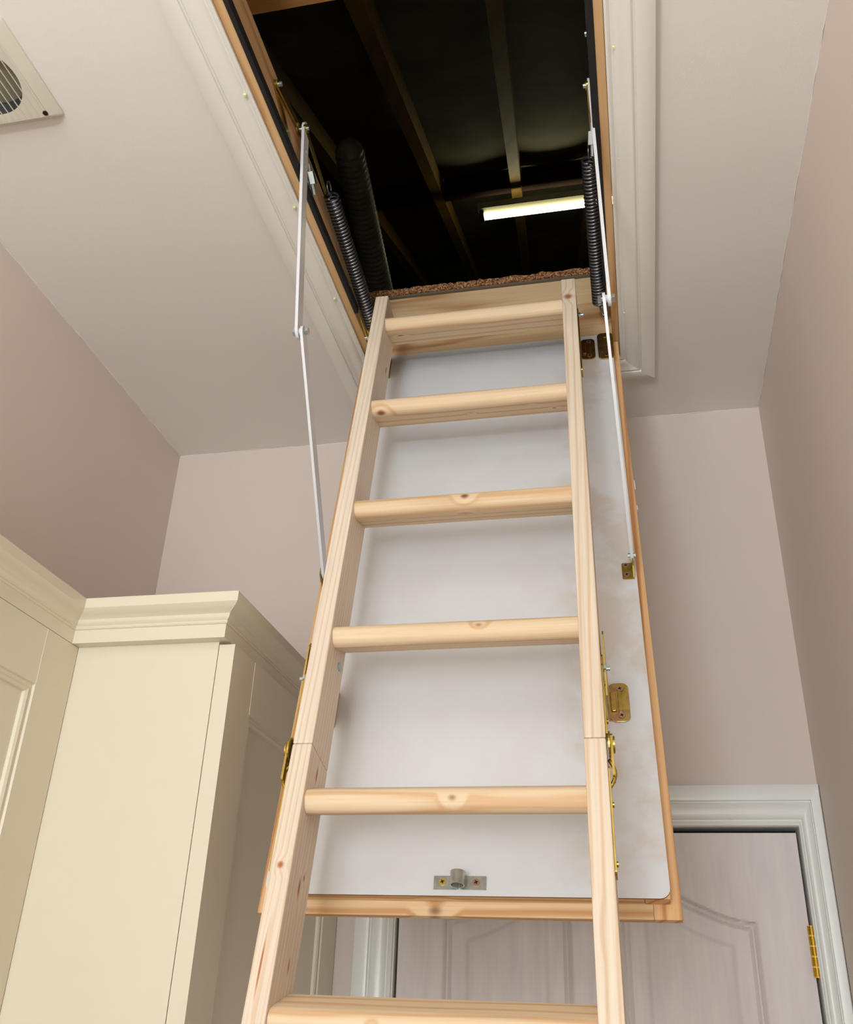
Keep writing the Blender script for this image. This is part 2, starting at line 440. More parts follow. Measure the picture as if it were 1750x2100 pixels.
c0, c1, c2, c3 = 0, nx-1, len(zs)*nx-1, (len(zs)-1)*nx
f += [(nb, nb+1, nb+2, nb+3), tuple([nb]+[nb+1]+list(range(nx-1, -1, -1))), tuple([nb+3]+list(range(c3, c2+1))+[nb+2]),
      tuple([nb]+[j*nx for j in range(len(zs))]+[nb+3]), tuple([nb+1, nb+2]+[j*nx+nx-1 for j in range(len(zs)-1, -1, -1)])]
me = bpy.data.meshes.new('leaf'); me.from_pydata(v, [], f); me.update()
leaf = link('door_leaf', me, DOORM, door)
smooth_angle(leaf, 50)
box('door_stop', DARKGAP, (DX0-.0015, DX1+.0015, YB+.052, YB+.07, FL, DZ+.0035), door)
hg = empty('hinge', (DX1-.001, YB+.006, .12)); hg.parent = door; hg.matrix_basis = WM[door.name].inverted() @ WM[hg.name]
hz0, hz1 = .078, .163
for i in range(5):
    a = hz0+(hz1-hz0)*i/5
    link('knuckle', cyl((DX1-.002, YB+.004, a+.0014), (DX1-.002, YB+.004, a+(hz1-hz0)/5-.0014), .0062, 14), BRASS, hg, smooth=False)
box('hinge_leaf', BRASS, (DX1-.006, DX1+.0010, YB+.0045, YB+.03, hz0, hz1), hg)
link('lever_handle', join_me([cyl((LX0+.06, YB+.012, -.65), (LX0+.06, YB-.045, -.65), .009, 12), cyl((LX0+.06, YB-.04, -.65), (LX0+.17, YB-.04, -.65), .008, 12)]), BRASS, door)

# ------------------------------------------------------------------ cream wardrobes
def framed_door(w, h, st, mat_parent, name, mw, mat):
    """door face in local x (0..w), z (0..h), front towards -y; recessed flat panel behind a bead"""
    rings = [(0, 0), (0, -.022+.0), ]
    prof = [(0, .0260), (0, .0), (st, .0), (st+.0015, .0035), (st+.006, .0040), (st+.010, .0020), (st+.014, .0045), (st+.0155, .0090), (st+.018, .0095)]
    v, f = [], []
    for (o, d) in prof:
        v += [(o, d, o), (w-o, d, o), (w-o, d, h-o), (o, d, h-o)]
    n = len(prof)
    for i in range(n-1):
        for k in range(4): f.append((i*4+k, i*4+(k+1) % 4, (i+1)*4+(k+1) % 4, (i+1)*4+k))
    f.append(tuple((n-1)*4+k for k in range(4))); f.append((3, 2, 1, 0))
    o = link(name, pydata('door', v, f), mat, mat_parent, mw)
    # fine joint grooves between stiles and rails
    g = []
    for x in (st, w-st):
        g.append(boxes([(x-.0005, x+.0005, -.0004, .001, h-st, h-.001)])); g.append(boxes([(x-.0005, x+.0005, -.0004, .001, .001, st)]))
    for q in g: link('joint_line', q, CREAM_L, o, mw)
    return o
CREAM_L = plain('cream_joint', srgb(250, 246, 228), .4)
ZT = .500; ZCAR = .515
YBs = 1.317
# projecting wardrobe by the back wall: its end panel faces the photographer
wb = empty('wardrobe', (-.87, 1.64, FL), 'cream wardrobe projecting beside the ladder, broad plain end panel facing forward', 'wardrobe')
box('carcass', CREAM, (XL+.002, -.6275, YBs+.0005, YB-.002, FL, ZCAR), wb)
mwB = Matrix.Translation((-.600, YBs, FL+.10)) @ Matrix.Rotation(radians(90), 4, 'Z')
framed_door(YB-YBs-.004, ZT-(FL+.10), .088, wb, 'door', mwB, CREAM)
box('plinth', CREAM, (-.6275, -.615, YBs+.004, YB-.004, FL, FL+.095), wb)
# shallower wardrobe on the left wall
wa = empty('wardrobe', (-1.0, .80, FL), 'cream panelled wardrobe along the left wall, nearest the camera at the frame edge', 'wardrobe')
box('carcass', CREAM, (XL+.002, -.897, .30, YBs-.001, FL, ZCAR), wa)
for y0, y1 in ((.302, .806), (.810, YBs-.0015)):
    mwA = Matrix.Translation((-.8715, y0, FL+.10)) @ Matrix.Rotation(radians(90), 4, 'Z')
    framed_door(y1-y0, ZT+.004-(FL+.10), .088, wa, 'door', mwA, CREAM)
box('plinth', CREAM, (-.897, -.885, .30, YBs-.002, FL, FL+.095), wa)
crown = [(0, 0), (0, .022), (.0020, .0225), (.0032, .0245), (.0020, .0265), (.0020, .0275), (.0050, .0300), (.0065, .0330), (.0070, .0350), (.0075, .0370), (.0100, .0395), (.0150, .0420), (.0200, .0450),
         (.0235, .0485), (.0250, .0500), (.0250, .066), (.0240, .067), (-.02, .067), (-.02, 0)]
ZC = .505
cA = mitred(crown, (-.8716, .30, ZC), (-.8716, 1.297, ZC), 0, -1, (1, 0, 0), (0, 0, 1))
cB = mitred(crown, (-.8716, 1.297, ZC), (-.6106, 1.297, ZC), -1, 1, (0, -1, 0), (0, 0, 1))
cC = mitred(crown, (-.6106, 1.297, ZC), (-.6106, YB-.001, ZC), 1, 0, (1, 0, 0), (0, 0, 1))
smooth_angle(link('cornice', cA, CREAM, wa), 30)
smooth_angle(link('cornice', cB, CREAM, wb), 30)
smooth_angle(link('cornice', cC, CREAM, wb), 30)
link('carcass_top', boxes([(XL+.002, -.885, .30, 1.29, ZCAR, ZCAR+.03)]), CREAM, wa)
link('carcass_top', boxes([(XL+.002, -.625, 1.312, YB-.002, ZCAR, ZCAR+.03)]), CREAM, wb)

# ------------------------------------------------------------------ extractor vent grille on the ceiling
VX, VY, VH = -.9320, .8290, .0905
vent = empty('ceiling_vent', (VX, VY, H), 'cream square extractor vent grille with round opening on ceiling at left', 'vent')
# bevelled surround with rounded corners
v, f = [], []
for (o, d) in ((0, 0), (0, .004), (.0015, .0055), (.0125, .0165), (.0150, .0180), (.0165, .0175)):
    ring = rrect(VX-VH+o, VX+VH-o, VY-VH+o, VY+VH-o, max(.002, .008-o*.4), 4)
    v += [(a_, b_, H-d) for a_, b_ in ring]
nr_ = len(ring)
for i in range(5):
    for k in range(nr_): f.append((i*nr_+k, i*nr_+(k+1) % nr_, (i+1)*nr_+(k+1) % nr_, (i+1)*nr_+k))
smooth_angle(link('surround', pydata('surround', v, f), plain('vent_plastic', srgb(218, 212, 194), .4, var=.02), vent), 30)
VP = bpy.data.materials['vent_plastic']
s = VH-.0165
sq = [(-s, -s), (s, -s), (s, s), (-s, s)]
link('face_plate', plate(sq, [circ(0, -.004, .0645, 48)], .002, Matrix.Translation((VX, VY, H-.0170))), VP, vent)
for i in range(-6, 7):
    x = i*.0115
    L = s-.001
    box('louvre', VP, (VX+x-.0006, VX+x+.0006, VY-L, VY+L, H-.0190, H-.0175), vent)
DUCTM = plain('ribbed_grey_duct', srgb(92, 94, 96), .5, .5, var=.5, scale=10)
me = bpy.data.meshes.new('duct'); vv, ff = [], []
for k in range(52):
    r = .0650+(.0018 if k % 2 else 0); z = H-.0155+.0045*k*.9
    for i in range(40): a = 2*pi*i/40; vv.append((VX+r*cos(a), VY-.004+r*sin(a), z))
for k in range(51):
    for i in range(40): ff.append((k*40+i, k*40+(i+1) % 40, (k+1)*40+(i+1) % 40, (k+1)*40+i))
ff.append(tuple(51*40+i for i in range(40)))
me.from_pydata(vv, [], ff); link('duct_liner', me, DUCTM, vent)
for sx in (-1, 1):
    for sy in (-1, 1):
        o = link('screw', join_me([cyl((VX+sx*.0715, VY+sy*.0690, H-.0170), (VX+sx*.0715, VY+sy*.0690, H-.0196), .0042, 16)]), IRON, vent)

# ------------------------------------------------------------------ hatch lining
hf = empty('hatch_frame', ((OX0+OX1)/2, 1.08, H), 'pine lining frame of the loft opening with black rubber draught seals', 'hatch frame')
lx0, lx1, ly0, ly1 = -.507, .0125, .455, 1.615
ZL, ZLT = H-.004, 1.368
box('lining_board', LIN_Y, (lx0-.0145, lx0, ly0-.014, 1.708, ZL, ZLT), hf, bevel=.0012)
box('lining_board', LIN_Y, (lx1, lx1+.0140, ly0-.014, 1.708, ZL, ZLT), hf, bevel=.0012)
box('lining_board', LIN_X, (lx0, lx1, ly0-.014, ly0, ZL, ZLT), hf, bevel=.0012)
box('lining_board', LIN_X, (lx0, lx1, ly1, ly1+.022, 1.262, 1.352), hf, bevel=.001)
box('trimmer_board', LIN_X, (lx0, lx1, ly1+.002, ly1+.045, 1.3525, 1.424), hf, bevel=.0015)
def seal(x0, x1, nm='draught_seal'):
    ms = [boxes([(x0, x1, ly0, 1.478, H-.006, H+.0125)])]
    return link(nm, ms[0], BLACK, hf, bevel=.002)
seal(lx0+.0003, lx0+.0085); seal(lx1-.0115, lx1-.0003)
# yellow string of packing left at the end of the lining
for a, b in (((-.5055, 1.415, 1.325), (-.503, 1.60, 1.272)), ((-.498, 1.50, 1.315), (-.493, 1.58, 1.262))):
    mid = ((a[0]+b[0])/2-.002, (a[1]+b[1])/2, (a[2]+b[2])/2-.004)
    link('yellow_string', tube([a, mid, b], .0011, 6), plain('yellow_twine', srgb(226, 205, 60), .7), hf)

# ------------------------------------------------------------------ loft beyond the opening
# chipboard deck of the loft floor behind the opening, chipped front edge
n = 90; v, f = [], []
for i in range(n+1):
    x = -.56+(.10+.56)*i/n; e = 1.609+random.uniform(-.0025, .0025); t = 1.4455+random.uniform(-.0015, .0015)
    v += [(x, e, 1.4285), (x, e+random.uniform(-.001, .001), t), (x, 2.9, 1.4455), (x, 2.9, 1.4285)]
for i in range(n):
    for k in range(4): f.append((i*4+k, i*4+(k+1) % 4, (i+1)*4+(k+1) % 4, (i+1)*4+k))
f += [(3, 2, 1, 0), tuple(n*4+k for k in range(4))]
tag(link('chipboard_deck', pydata('deck', v, f), CHIP), 'brown chipboard deck edge above the pine trimmer at the back of the loft opening', 'floor board')
tag(link('deck_underlay', boxes([(-.56, .10, 1.611, 2.9, 1.4243, 1.4280)]), plain('grey_dust', srgb(112, 100, 82), .95)), 'thin grey dusty strip between pine trimmer and chipboard edge', 'strip')
SL = math.tan(radians(31.6)); DR = -.08
def roofz(y, z0): return z0+SL*y
FEL0 = 1.62
# sagging roofing felt between rafters
v, f = [], []; nx_, ny_ = 60, 50
for j in range(ny_+1):
    y = -1.2+8.2*j/ny_
    for i in range(nx_+1):
        x = -2.6+5.2*i/nx_
        sag = -.030*abs(sin(pi*(x+.25+.08*(y-1.69))/.40))-.018*sin(y*5.1+x*2.2)
        v.append((x, y, roofz(y, FEL0)+sag+.035))
for j in range(ny_):
    for i in range(nx_): f.append((j*(nx_+1)+i, j*(nx_+1)+i+1, (j+1)*(nx_+1)+i+1, (j+1)*(nx_+1)+i))
me = bpy.data.meshes.new('felt'); me.from_pydata(v, [], f)
tag(link('roof_felt', me, FELT, smooth=True), kind='structure')
zr = roofz(7, FEL0)+.04
tag(link('loft_gable', boxes([(-2.7, -2.6, -1.2, 7.1, H+.05, zr), (2.6, 2.7, -1.2, 7.1, H+.05, zr), (-2.6, 2.6, 7.0, 7.1, H+.05, zr)]), FELT), kind='structure')
tag(link('loft_insulation', boxes([(-2.6, OX0-.02, -1.2, 7, H+.015, H+.06), (OX1+.02, 2.6, -1.2, 7, H+.015, H+.06), (OX0-.02, OX1+.02, -1.2, OY0-.02, H+.015, H+.06), (OX0-.02, OX1+.02, 2.9, 7, H+.015, H+.06)]), FELT), kind='structure')
places = {-2: 'leftmost roof rafter, barely visible in the dark above the left lining', -1: 'dark roof rafter left of centre, running down from the top beam',
          0: 'roof rafter lit yellow at its foot, ending above the tube light', 1: 'roof rafter at the right, above the right lining of the opening'}
for k in (-2, -1, 0, 1):
    x0 = -.248+.385*k
    o = link('rafter', beam((x0-DR*1.69+DR*-.3, -.3, roofz(-.3, 1.5)), (x0+DR*(6.6-1.69), 6.6, roofz(6.6, 1.5)), .050, .10), TIMBER)
    tag(o, places[k], 'rafter', 'rafters under the roof')
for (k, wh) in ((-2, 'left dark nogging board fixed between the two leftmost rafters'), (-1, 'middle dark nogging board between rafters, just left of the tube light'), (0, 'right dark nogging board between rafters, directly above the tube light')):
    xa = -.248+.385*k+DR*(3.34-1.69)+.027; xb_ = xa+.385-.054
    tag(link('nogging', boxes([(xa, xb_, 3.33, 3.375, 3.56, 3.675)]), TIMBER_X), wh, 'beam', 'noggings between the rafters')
tag(link('loft_beam', boxes([(-1.6, 1.2, .955, 1.012, 1.60, 1.72)]), TIMBER_B), 'brown horizontal timber crossing the opening at the top edge of the picture', 'beam')
tag(link('strut', beam((-1.0, 3.2, 2.2), (-1.06, 4.6, 2.9), .06, .05), TIMBER), 'faint dark slanted timber low in the loft behind the duct', 'beam')
# tube light
TLY, TLZ = -.22, -.235
tl = empty('tube_light', (0, 3.41, 3.49), 'lit fluorescent batten light fixed under the rafters in the dark loft', 'light')
box('batten', plain('batten_enamel', srgb(235, 232, 200), .4), (-.57, .57, 3.562+TLY, 3.597+TLY, 3.690+TLZ, 3.723+TLZ), tl)
link('lamp_tube', cyl((-.540, 3.605+TLY, 3.672+TLZ), (.540, 3.605+TLY, 3.672+TLZ), .0175, 16), TUBEL, tl, smooth=True)
link('diffuser', boxes([(-.555, .555, 3.560+TLY, 3.598+TLY, 3.684+TLZ, 3.6895+TLZ)]), plain('batten_underside', srgb(120, 114, 80), .6), tl)
for sx in (-1, 1): box('end_cap', plain('cap_grey', srgb(90, 88, 80), .5), (sx*.551-.010, sx*.551+.010, 3.575+TLY, 3.622+TLY, 3.652+TLZ, 3.6835+TLZ), tl)
# ribbed flexible duct lying in the loft
pts = []
A, B = Vector((-.815, 2.14, 2.60)), Vector((-.90, 3.0, 2.60))
v, f = [], []; ns, nr = 24, 70
axis = (B-A).normalized(); ua = axis.cross(Vector((0, 0, 1))).normalized(); ub = axis.cross(ua)
for k in range(nr+1):
    p = A.lerp(B, k/nr); r = .050+(.0022 if k % 2 else -.0012)
    if k < 5: r *= math.sqrt(max(.05, 1-((5-k)/5.2)**2))
    for i in range(ns): a = 2*pi*i/ns; v.append(p+ua*r*cos(a)+ub*r*sin(a))
for k in range(nr):
    for i in range(ns): f.append((k*ns+i, k*ns+(i+1) % ns, (k+1)*ns+(i+1) % ns, (k+1)*ns+i))
f.append(tuple(range(ns)))
me = bpy.data.meshes.new('fd'); me.from_pydata([tuple(p) for p in v], [], f)
tag(link('flexible_duct', me, plain('duct_foil', srgb(170, 164, 152), .5, .2, var=.3, scale=12)), 'dim grey ribbed flexible duct in the loft left of the opening', 'duct')

# ------------------------------------------------------------------ frames of reference for trapdoor and ladder
def frame(O, th):
    s, c = sin(th), cos(th); M = Matrix.Identity(4)
    M[0][0], M[1][0], M[2][0] = 1, 0, 0
    M[0][1], M[1][1], M[2][1] = 0, s, -c
    M[0][2], M[1][2], M[2][2] = 0, c, s
    M[0][3], M[1][3], M[2][3] = O
    return M
SB, SLD = -.0186, -.0194
FB = frame((-.5191, 1.6039, H), 1.2907)        # x across, y behind the white face, z up the board
FLD = frame((-.4494, 1.4451, 1.3339), 1.2962)

# ------------------------------------------------------------------ trapdoor
hd = empty('loft_hatch_door', tuple(FB @ Vector((.26, .02, -1.2))), 'white-faced loft trapdoor with pine edging hanging open behind the ladder', 'trapdoor')
bt, bb = -.034, -1.194
wp = prism(rrect(.0046, .5285, bb, bt, .013), 0, .0030, 'xz', SB)
o = link('white_board', wp, [BOARD, HARD], hd, FB)
for p in o.data.polygons:
    if abs(p.normal.y) < .5: p.material_index = 1
box('core_board', FRAME_X, (.036, .497, .0031, .0208, bb+.032, bt-.002), hd, FB, shear=SB)
# rebated rails: inner block + outer lip
link('frame_rail', boxes([(.0055, .0355, .0031, .0208, bb+.0008, bt), (-.0085, .0255, .021, .031, -1.2115, bt)], SB), FRAME_Z, hd, FB, bevel=.0008)
link('frame_rail', boxes([(.4975, .5278, .0031, .0208, bb+.0008, bt), (.5070, .5410, .021, .031, -1.2115, bt)], SB), FRAME_Z, hd, FB, bevel=.0008)
link('frame_rail', boxes([(.0360, .4970, .0031, .0208, bb+.0008, bb+.031), (.0258, .5067, .021, .031, -1.2115, bb+.02)], SB), FRAME_X, hd, FB, bevel=.0008)
link('frame_rail', boxes([(.0258, .5067, .021, .031, bt-.03, bt)], SB), FRAME_X, hd, FB, bevel=.0008)
box('back_board', BOARD, (.0258, .5067, .0215, .0305, bb+.021, bt-.031), hd, FB, shear=SB)
def screwhead(name, x, y, z, r, mat, parent, mw, shear, dy=-1):
    me = join_me([cyl((x+shear*z, y, z), (x+shear*z, y+dy*.0012, z), r, 16)])
    o = link(name, me, mat, parent, mw)
    g = []
    for a in (25, 115):
        dx, dz = r*.55*cos(radians(a)), r*.55*sin(radians(a)); px, pz = dz*.3, -dx*.3
        cx, cz = x+shear*z, z
        g.append(pydata('slot', [(cx+dx+px, y+dy*.0013, cz+dz+pz), (cx+dx-px, y+dy*.0013, cz+dz-pz), (cx-dx-px, y+dy*.0013, cz-dz-pz), (cx-dx+px, y+dy*.0013, cz-dz+pz)], [(0, 1, 2, 3)]))
    me2 = join_me(g); base = len(o.data.vertices)
    bm = bmesh.new(); bm.from_mesh(o.data); nf = len(bm.faces); bm.from_mesh(me2); bm.faces.ensure_lookup_table()
    for i in range(nf, len(bm.faces)): bm.faces[i].material_index = 1
    bm.to_mesh(o.data); bm.free(); o.data.materials.append(IRON)
    return o
# omega keeper at the foot of the board
kp = []
lc = .2665; r = .0088; cy = -.0148
out, inn = [], []
for i in range(27):
    a = radians(-62+ (360-56)*i/26); a = radians(90)+radians(12)+radians(336)*i/26
    out.append((lc+r*cos(a), cy+r*sin(a)))
path = [(.2333, -.0012)]+[(lc-.0045, -.0012), (lc-.0022, -.0030)]+out+[(lc+.0022, -.0030), (lc+.0045, -.0012), (.3014, -.0012)]
# offset ribbon
def ribbon(path, t, z0, z1, shear):
    P = [Vector((a, b)) for a, b in path]; v = []; n = len(P)
    for i in range(n):
        d = (P[min(i+1, n-1)]-P[max(i-1, 0)]).normalized(); nrm = Vector((-d.y, d.x))*t/2
        for q in (P[i]+nrm, P[i]-nrm):
            for z in (z0, z1): v.append((q.x+shear*z, q.y, z))
    f = []
    for i in range(n-1):
        a, b = i*4, (i+1)*4
        f += [(a, a+1, b+1, b), (a+2, b+2, b+3, a+3), (a, b, b+2, a+2), (a+1, a+3, b+3, b+1)]
    f += [(0, 2, 3, 1), ((n-1)*4, (n-1)*4+1, (n-1)*4+3, (n-1)*4+2)]
    return pydata('ribbon', v, f)
keeper = link('keeper', ribbon(path, .0014, -1.1865, -1.1690, SB), GALV, hd, FB)
screwhead('screw', .2447, -.0021, -1.1770, .0046, SCREWY, keeper, FB, SB)
screwhead('screw', .2886, -.0021, -1.1775, .0046, SCREWC, keeper, FB, SB)
# ladder brackets: embossed flange on the board, web reaching the ladder side
def lbracket(xw, sgn, t0, t1, tl0, tl1):
    """xw web position, flange points away by sgn; t0..t1 on the board, tl0..tl1 at the ladder"""
    fl = rrect(min(xw, xw+sgn*.0285), max(xw, xw+sgn*.0285), t0, t1, .009, 5)
    me = prism(fl, -.0022, -.0002, 'xz', SB)
    fo = link('ladder_bracket', me, GOLD2, hd, FB, bevel=.0006)
    emb = prism(rrect(min(xw+sgn*.002, xw+sgn*.0105), max(xw+sgn*.002, xw+sgn*.0105), t0+.016, t1-.016, .003, 4), -.0052, -.0022, 'xz', SB)
    link('embossed_rib', emb, GOLD2, fo, FB, bevel=.0012)
    emb = prism(rrect(min(xw+sgn*.0125, xw+sgn*.0185), max(xw+sgn*.0125, xw+sgn*.0185), t0+.014, t1-.014, .002, 4), -.0036, -.0022, 'xz', SB)
    link('embossed_rib', emb, GOLD2, fo, FB, bevel=.0010)
    web = prism([(-.0005, t0+.002), (-.0005, t1-.002), (-.060, t1-.002), (-.095, tl1), (-.150, tl1), (-.156, tl1-.01), (-.150, tl0), (-.095, tl0), (-.060, t0+.004)], xw-sgn*.0010, xw+sgn*.0010, 'yz', SB)
    link('web', web, GOLD, fo, FB)
    screwhead('screw', xw+sgn*.0165, -.0026, t1-.010, .0046, SCREWC, fo, FB, SB)
    screwhead('screw', xw+sgn*.0165, -.0026, t0+.010, .0046, SCREWC, fo, FB, SB)
    return fo
XW = .4712
lbracket(XW, 1, -.948, -.884, -1.00, -.90)
lbracket(.4655, 1, -.1135, -.0470, -.240, -.11)
lbracket(.0655, -1, -.948, -.884, -1.00, -.90)
lbracket(.0655, -1, -.1135, -.0470, -.240, -.11)
# hinge plates at the top corners
for x0, x1 in ((.4993, .5310), (.0050, .0380)):
    ol = rrect(x0, x1, -.118, -.034, .010, 6)
    hl = [circ(x0+.008, -.052, .0020, 10), circ(x0+.008, -.096, .0020, 10)]
    sh = plate([(a, b) for a, b in ol], hl, .003, Matrix.Rotation(radians(90), 4, 'X'))
    for vv_ in sh.vertices: vv_.co.x += SB*vv_.co.z; vv_.co.y += -.0020
    hp = link('hinge_plate', sh, GOLD2, hd, FB, bevel=.0005)
    for (zz) in (-.045, -.107): screwhead('screw', x0+.016, -.0036, zz, .0040, GOLD, hp, FB, SB)
# rod brackets
def rodbracket(x0, sgn):
    fl = prism(rrect(min(x0, x0+sgn*.0175), max(x0, x0+sgn*.0175), -.6895, -.6570, .0025, 3), -.0024, -.0002, 'xz', SB)
    o = link('rod_bracket', fl, GOLD, hd, FB)
    xl = x0+sgn*.0175
    lug = prism([(-.0005, -.6895), (-.0005, -.657), (-.012, -.648), (-.024, -.648), (-.031, -.655), (-.030, -.667), (-.018, -.676), (-.006, -.6895)], xl-.001, xl+.001, 'yz', SB)
    link('lug', lug, GOLD, o, FB)
    screwhead('screw', x0+sgn*.0065, -.0026, -.6625, .0046, SCREWC, o, FB, SB)
    screwhead('screw', x0+sgn*.0070, -.0026, -.6815, .0046, SCREWC, o, FB, SB)
rodbracket(.5062, 1); rodbracket(.0262, -1)
link('fixing_clip', boxes([(.5412, .5432, .024, .029, -.465, -.443), (.5412, .5430, .024, .029, -.515, -.505)], SB), ROD, hd, FB)

# ------------------------------------------------------------------ folding timber ladder
LW, WS, LD = .396, .0263, .0758
T0, TS = -.1384, -.25
lad = empty('folding_ladder', tuple(FLD @ Vector((LW/2, .03, -3.09))), 'pale pine folding loft ladder leaning up through the ceiling opening', 'ladder')
cuts = [-1.0739, -2.07, -3.097]
tops = [-.0675, -1.0746, -2.0707]
tops_r = [-.0815, -1.0746, -2.0707]
knR = [(.3815, 0, -.141, .0085, 1.0), (.392, .02, -1.005, .006, 1.6), (.375, .01, -1.30, .004, 4.0)]
knL = [(.0128, .0, -1.2330, .0042, 1.1), (.0263, .036, -1.10, .003, 4), (.0263, .045, -.875, .0026, 3), (.0263, .038, -1.245, .0036, 3.4), (.0263, .050, -1.228, .0028, 1.4),
       (.0105, 0, -1.345, .0014, 22), (.0263, .055, -.24, .0030, 3.4), (.0263, .045, -1.33, .002, 5)]
shk = lambda L: [(a-.0194*c_, b_, c_, d_, e_) for a, b_, c_, d_, e_ in L]     # knots follow the slight skew of the ladder
STL = wood('stile_pine_left', 'z', (237, 222, 203), (224, 188, 150), (176, 110, 60), knots=shk(knL), rings=130, contrast=.5, dist=9.0)
STR = wood('stile_pine_right', 'z', (237, 222, 200), (222, 184, 144), (168, 104, 62), knots=shk(knR), rings=80, contrast=.6, dist=12.0)
for i in range(3):
    for (x0, x1, mt, tp) in ((0, WS, STL, tops[i]), (LW-WS, LW, STR, tops_r[i])):
        o = box('stile', mt, (x0, x1, 0, LD, cuts[i], tp), lad, FLD, shear=SLD, bevel=.0018)
ph = radians(29.0)
ue = (cos(ph), sin(ph)); te = (sin(ph), -cos(ph)); TL, TH = .0695, .031
def tread_profile():
    P = []
    def at(u, h): return (u*ue[0]+h*te[0], u*ue[1]+h*te[1])
    rr = .0125
    P.append(at(TL, 0))
    for k in range(9):      # rounded nose
        a = radians(90*k/8); P.append(at(rr*1.2-rr*1.2*sin(a), rr-rr*cos(a)))
    for k in range(9):
        a = radians(90*k/8); P.append(at(rr*1.2-rr*1.2*cos(a), TH-rr+rr*sin(a)))
    P.append(at(TL, TH))
    return P
prof = tread_profile()
tk = {0: [(.268, .02, T0-.045, .005, 1.5), (.050, .040, T0-.012, .0028, 2.4)], 1: [(.043, .018, T0+TS-.022, .006, 1.4), (.20, .045, T0+TS-.008, .0026, 1.6), (.31, .030, T0+TS-.014, .0022, 1.5), (.345, .055, T0+TS-.004, .0022, 1.6)],
      2: [(.205, .004, T0+2*TS-.006, .005, 1.4), (.203, .028, T0+2*TS-.017, .0028, 2.2), (.216, .040, T0+2*TS-.010, .0026, 1.8), (.10, .040, T0+2*TS-.010, .0024, 1.5)],
      3: [(.235, .002, T0+3*TS-.006, .004, 1.6), (.345, .045, T0+3*TS-.008, .0022, 4), (.055, .045, T0+3*TS-.008, .0018, 9), (.24, .03, T0+3*TS-.015, .002, 3)],
      4: [(.2110, .002, T0+4*TS-.0105, .0052, 1.2)], 5: [(.14, .002, T0+5*TS-.012, .003, 1.4)]}
for i in range(12):
    t = T0+TS*i
    base = wood('tread_pine_%s' % 'abcdefghijkl'[i], 'x', (238, 212, 176), (218, 176, 128), (140, 84, 48), knots=shk(tk.get(i, [(.1+.03*(i % 5), .002, t-.012, .003, 1.4)])), rings=36, contrast=.75)
    me = prism([(a, t+b) for a, b in prof], WS+.0002, LW-WS-.0002, 'yz', SLD)
    o = link('tread', me, base, lad, FLD); smooth_angle(o, 30)
# galvanised bolts seen on the inner face of the left stile
link('bolt_head', join_me([cyl((WS+SLD*-.9195-.001, .0565, -.9195), (WS+SLD*-.9195+.0016, .0565, -.9195), .0068, 18)]), ZINC, lad, FLD)
# side hinges where the ladder folds
def ladder_hinge(xs_, sgn, zj):
    def strip(y0, y1, z0, z1, off, t=.002, name='hinge_strap', m=GOLD, r=.004):
        x0 = xs_+sgn*off
        return link(name, prism(rrect(y0, y1, z0, z1, r, 4), x0, x0+sgn*t, 'yz', SLD), m, lad, FLD)
    strip(.004, .026, zj+.012, zj+.115, .0002)
    strip(.004, .024, zj-.160, zj-.030, .0002)
    strip(.001, .023, zj-.045, zj+.012, .0050, .0028)
    h = link('hinge_disc', join_me([cyl((xs_+sgn*.0024+SLD*zj, .010, zj), (xs_+sgn*.0046+SLD*zj, .010, zj), .0165, 28)]), GOLD, lad, FLD)
    link('hinge_disc', join_me([cyl((xs_+sgn*.0080+SLD*zj, .010, zj), (xs_+sgn*.0100+SLD*zj, .010, zj), .0105, 24)]), GOLD, lad, FLD)
    # bowed ring of the strap
    pts = [(xs_+sgn*(.0016+.0065*sin(pi*k/8))+SLD*(zj-.02-.035*k/8), .010, zj-.020-.035*k/8) for k in range(9)]
    link('hinge_loop', tube(pts, .0022, 8), GOLD, lad, FLD, smooth=True)
    for z in (zj+.035, zj+.09, zj-.075, zj-.145):
        link('rivet', cyl((xs_+sgn*.002+SLD*z, .0145, z), (xs_+sgn*.0042+SLD*z, .0145, z), .0032, 12), GOLD, lad, FLD)
ladder_hinge(LW, 1, -1.079); ladder_hinge(0, -1, -1.079)
ladder_hinge(LW, 1, -2.075); ladder_hinge(0, -1, -2.075)
# outer edge straps and bolts near the brackets (right and left)
for xs_, sg in ((LW, 1), (0, -1)):
    for (z0, z1, zb) in ((-.352, -.165, -.188), (-1.04, -.945, -.968)):
        link('side_strap', prism(rrect(.010, .030, z0, z1, .005, 4), xs_+sg*.0002, xs_+sg*.0026, 'yz', SLD), GOLD, lad, FLD)
        link('side_bolt', join_me([cyl((xs_+sg*.0026+SLD*zb, .012, zb), (xs_+sg*.0110+SLD*zb, .012, zb), .0028, 10), tube([(xs_+sg*.0028+SLD*zb, .012, zb), (xs_+sg*.0060+SLD*zb, .012, zb)], .0050, 6)]), ZINC, lad, FLD)

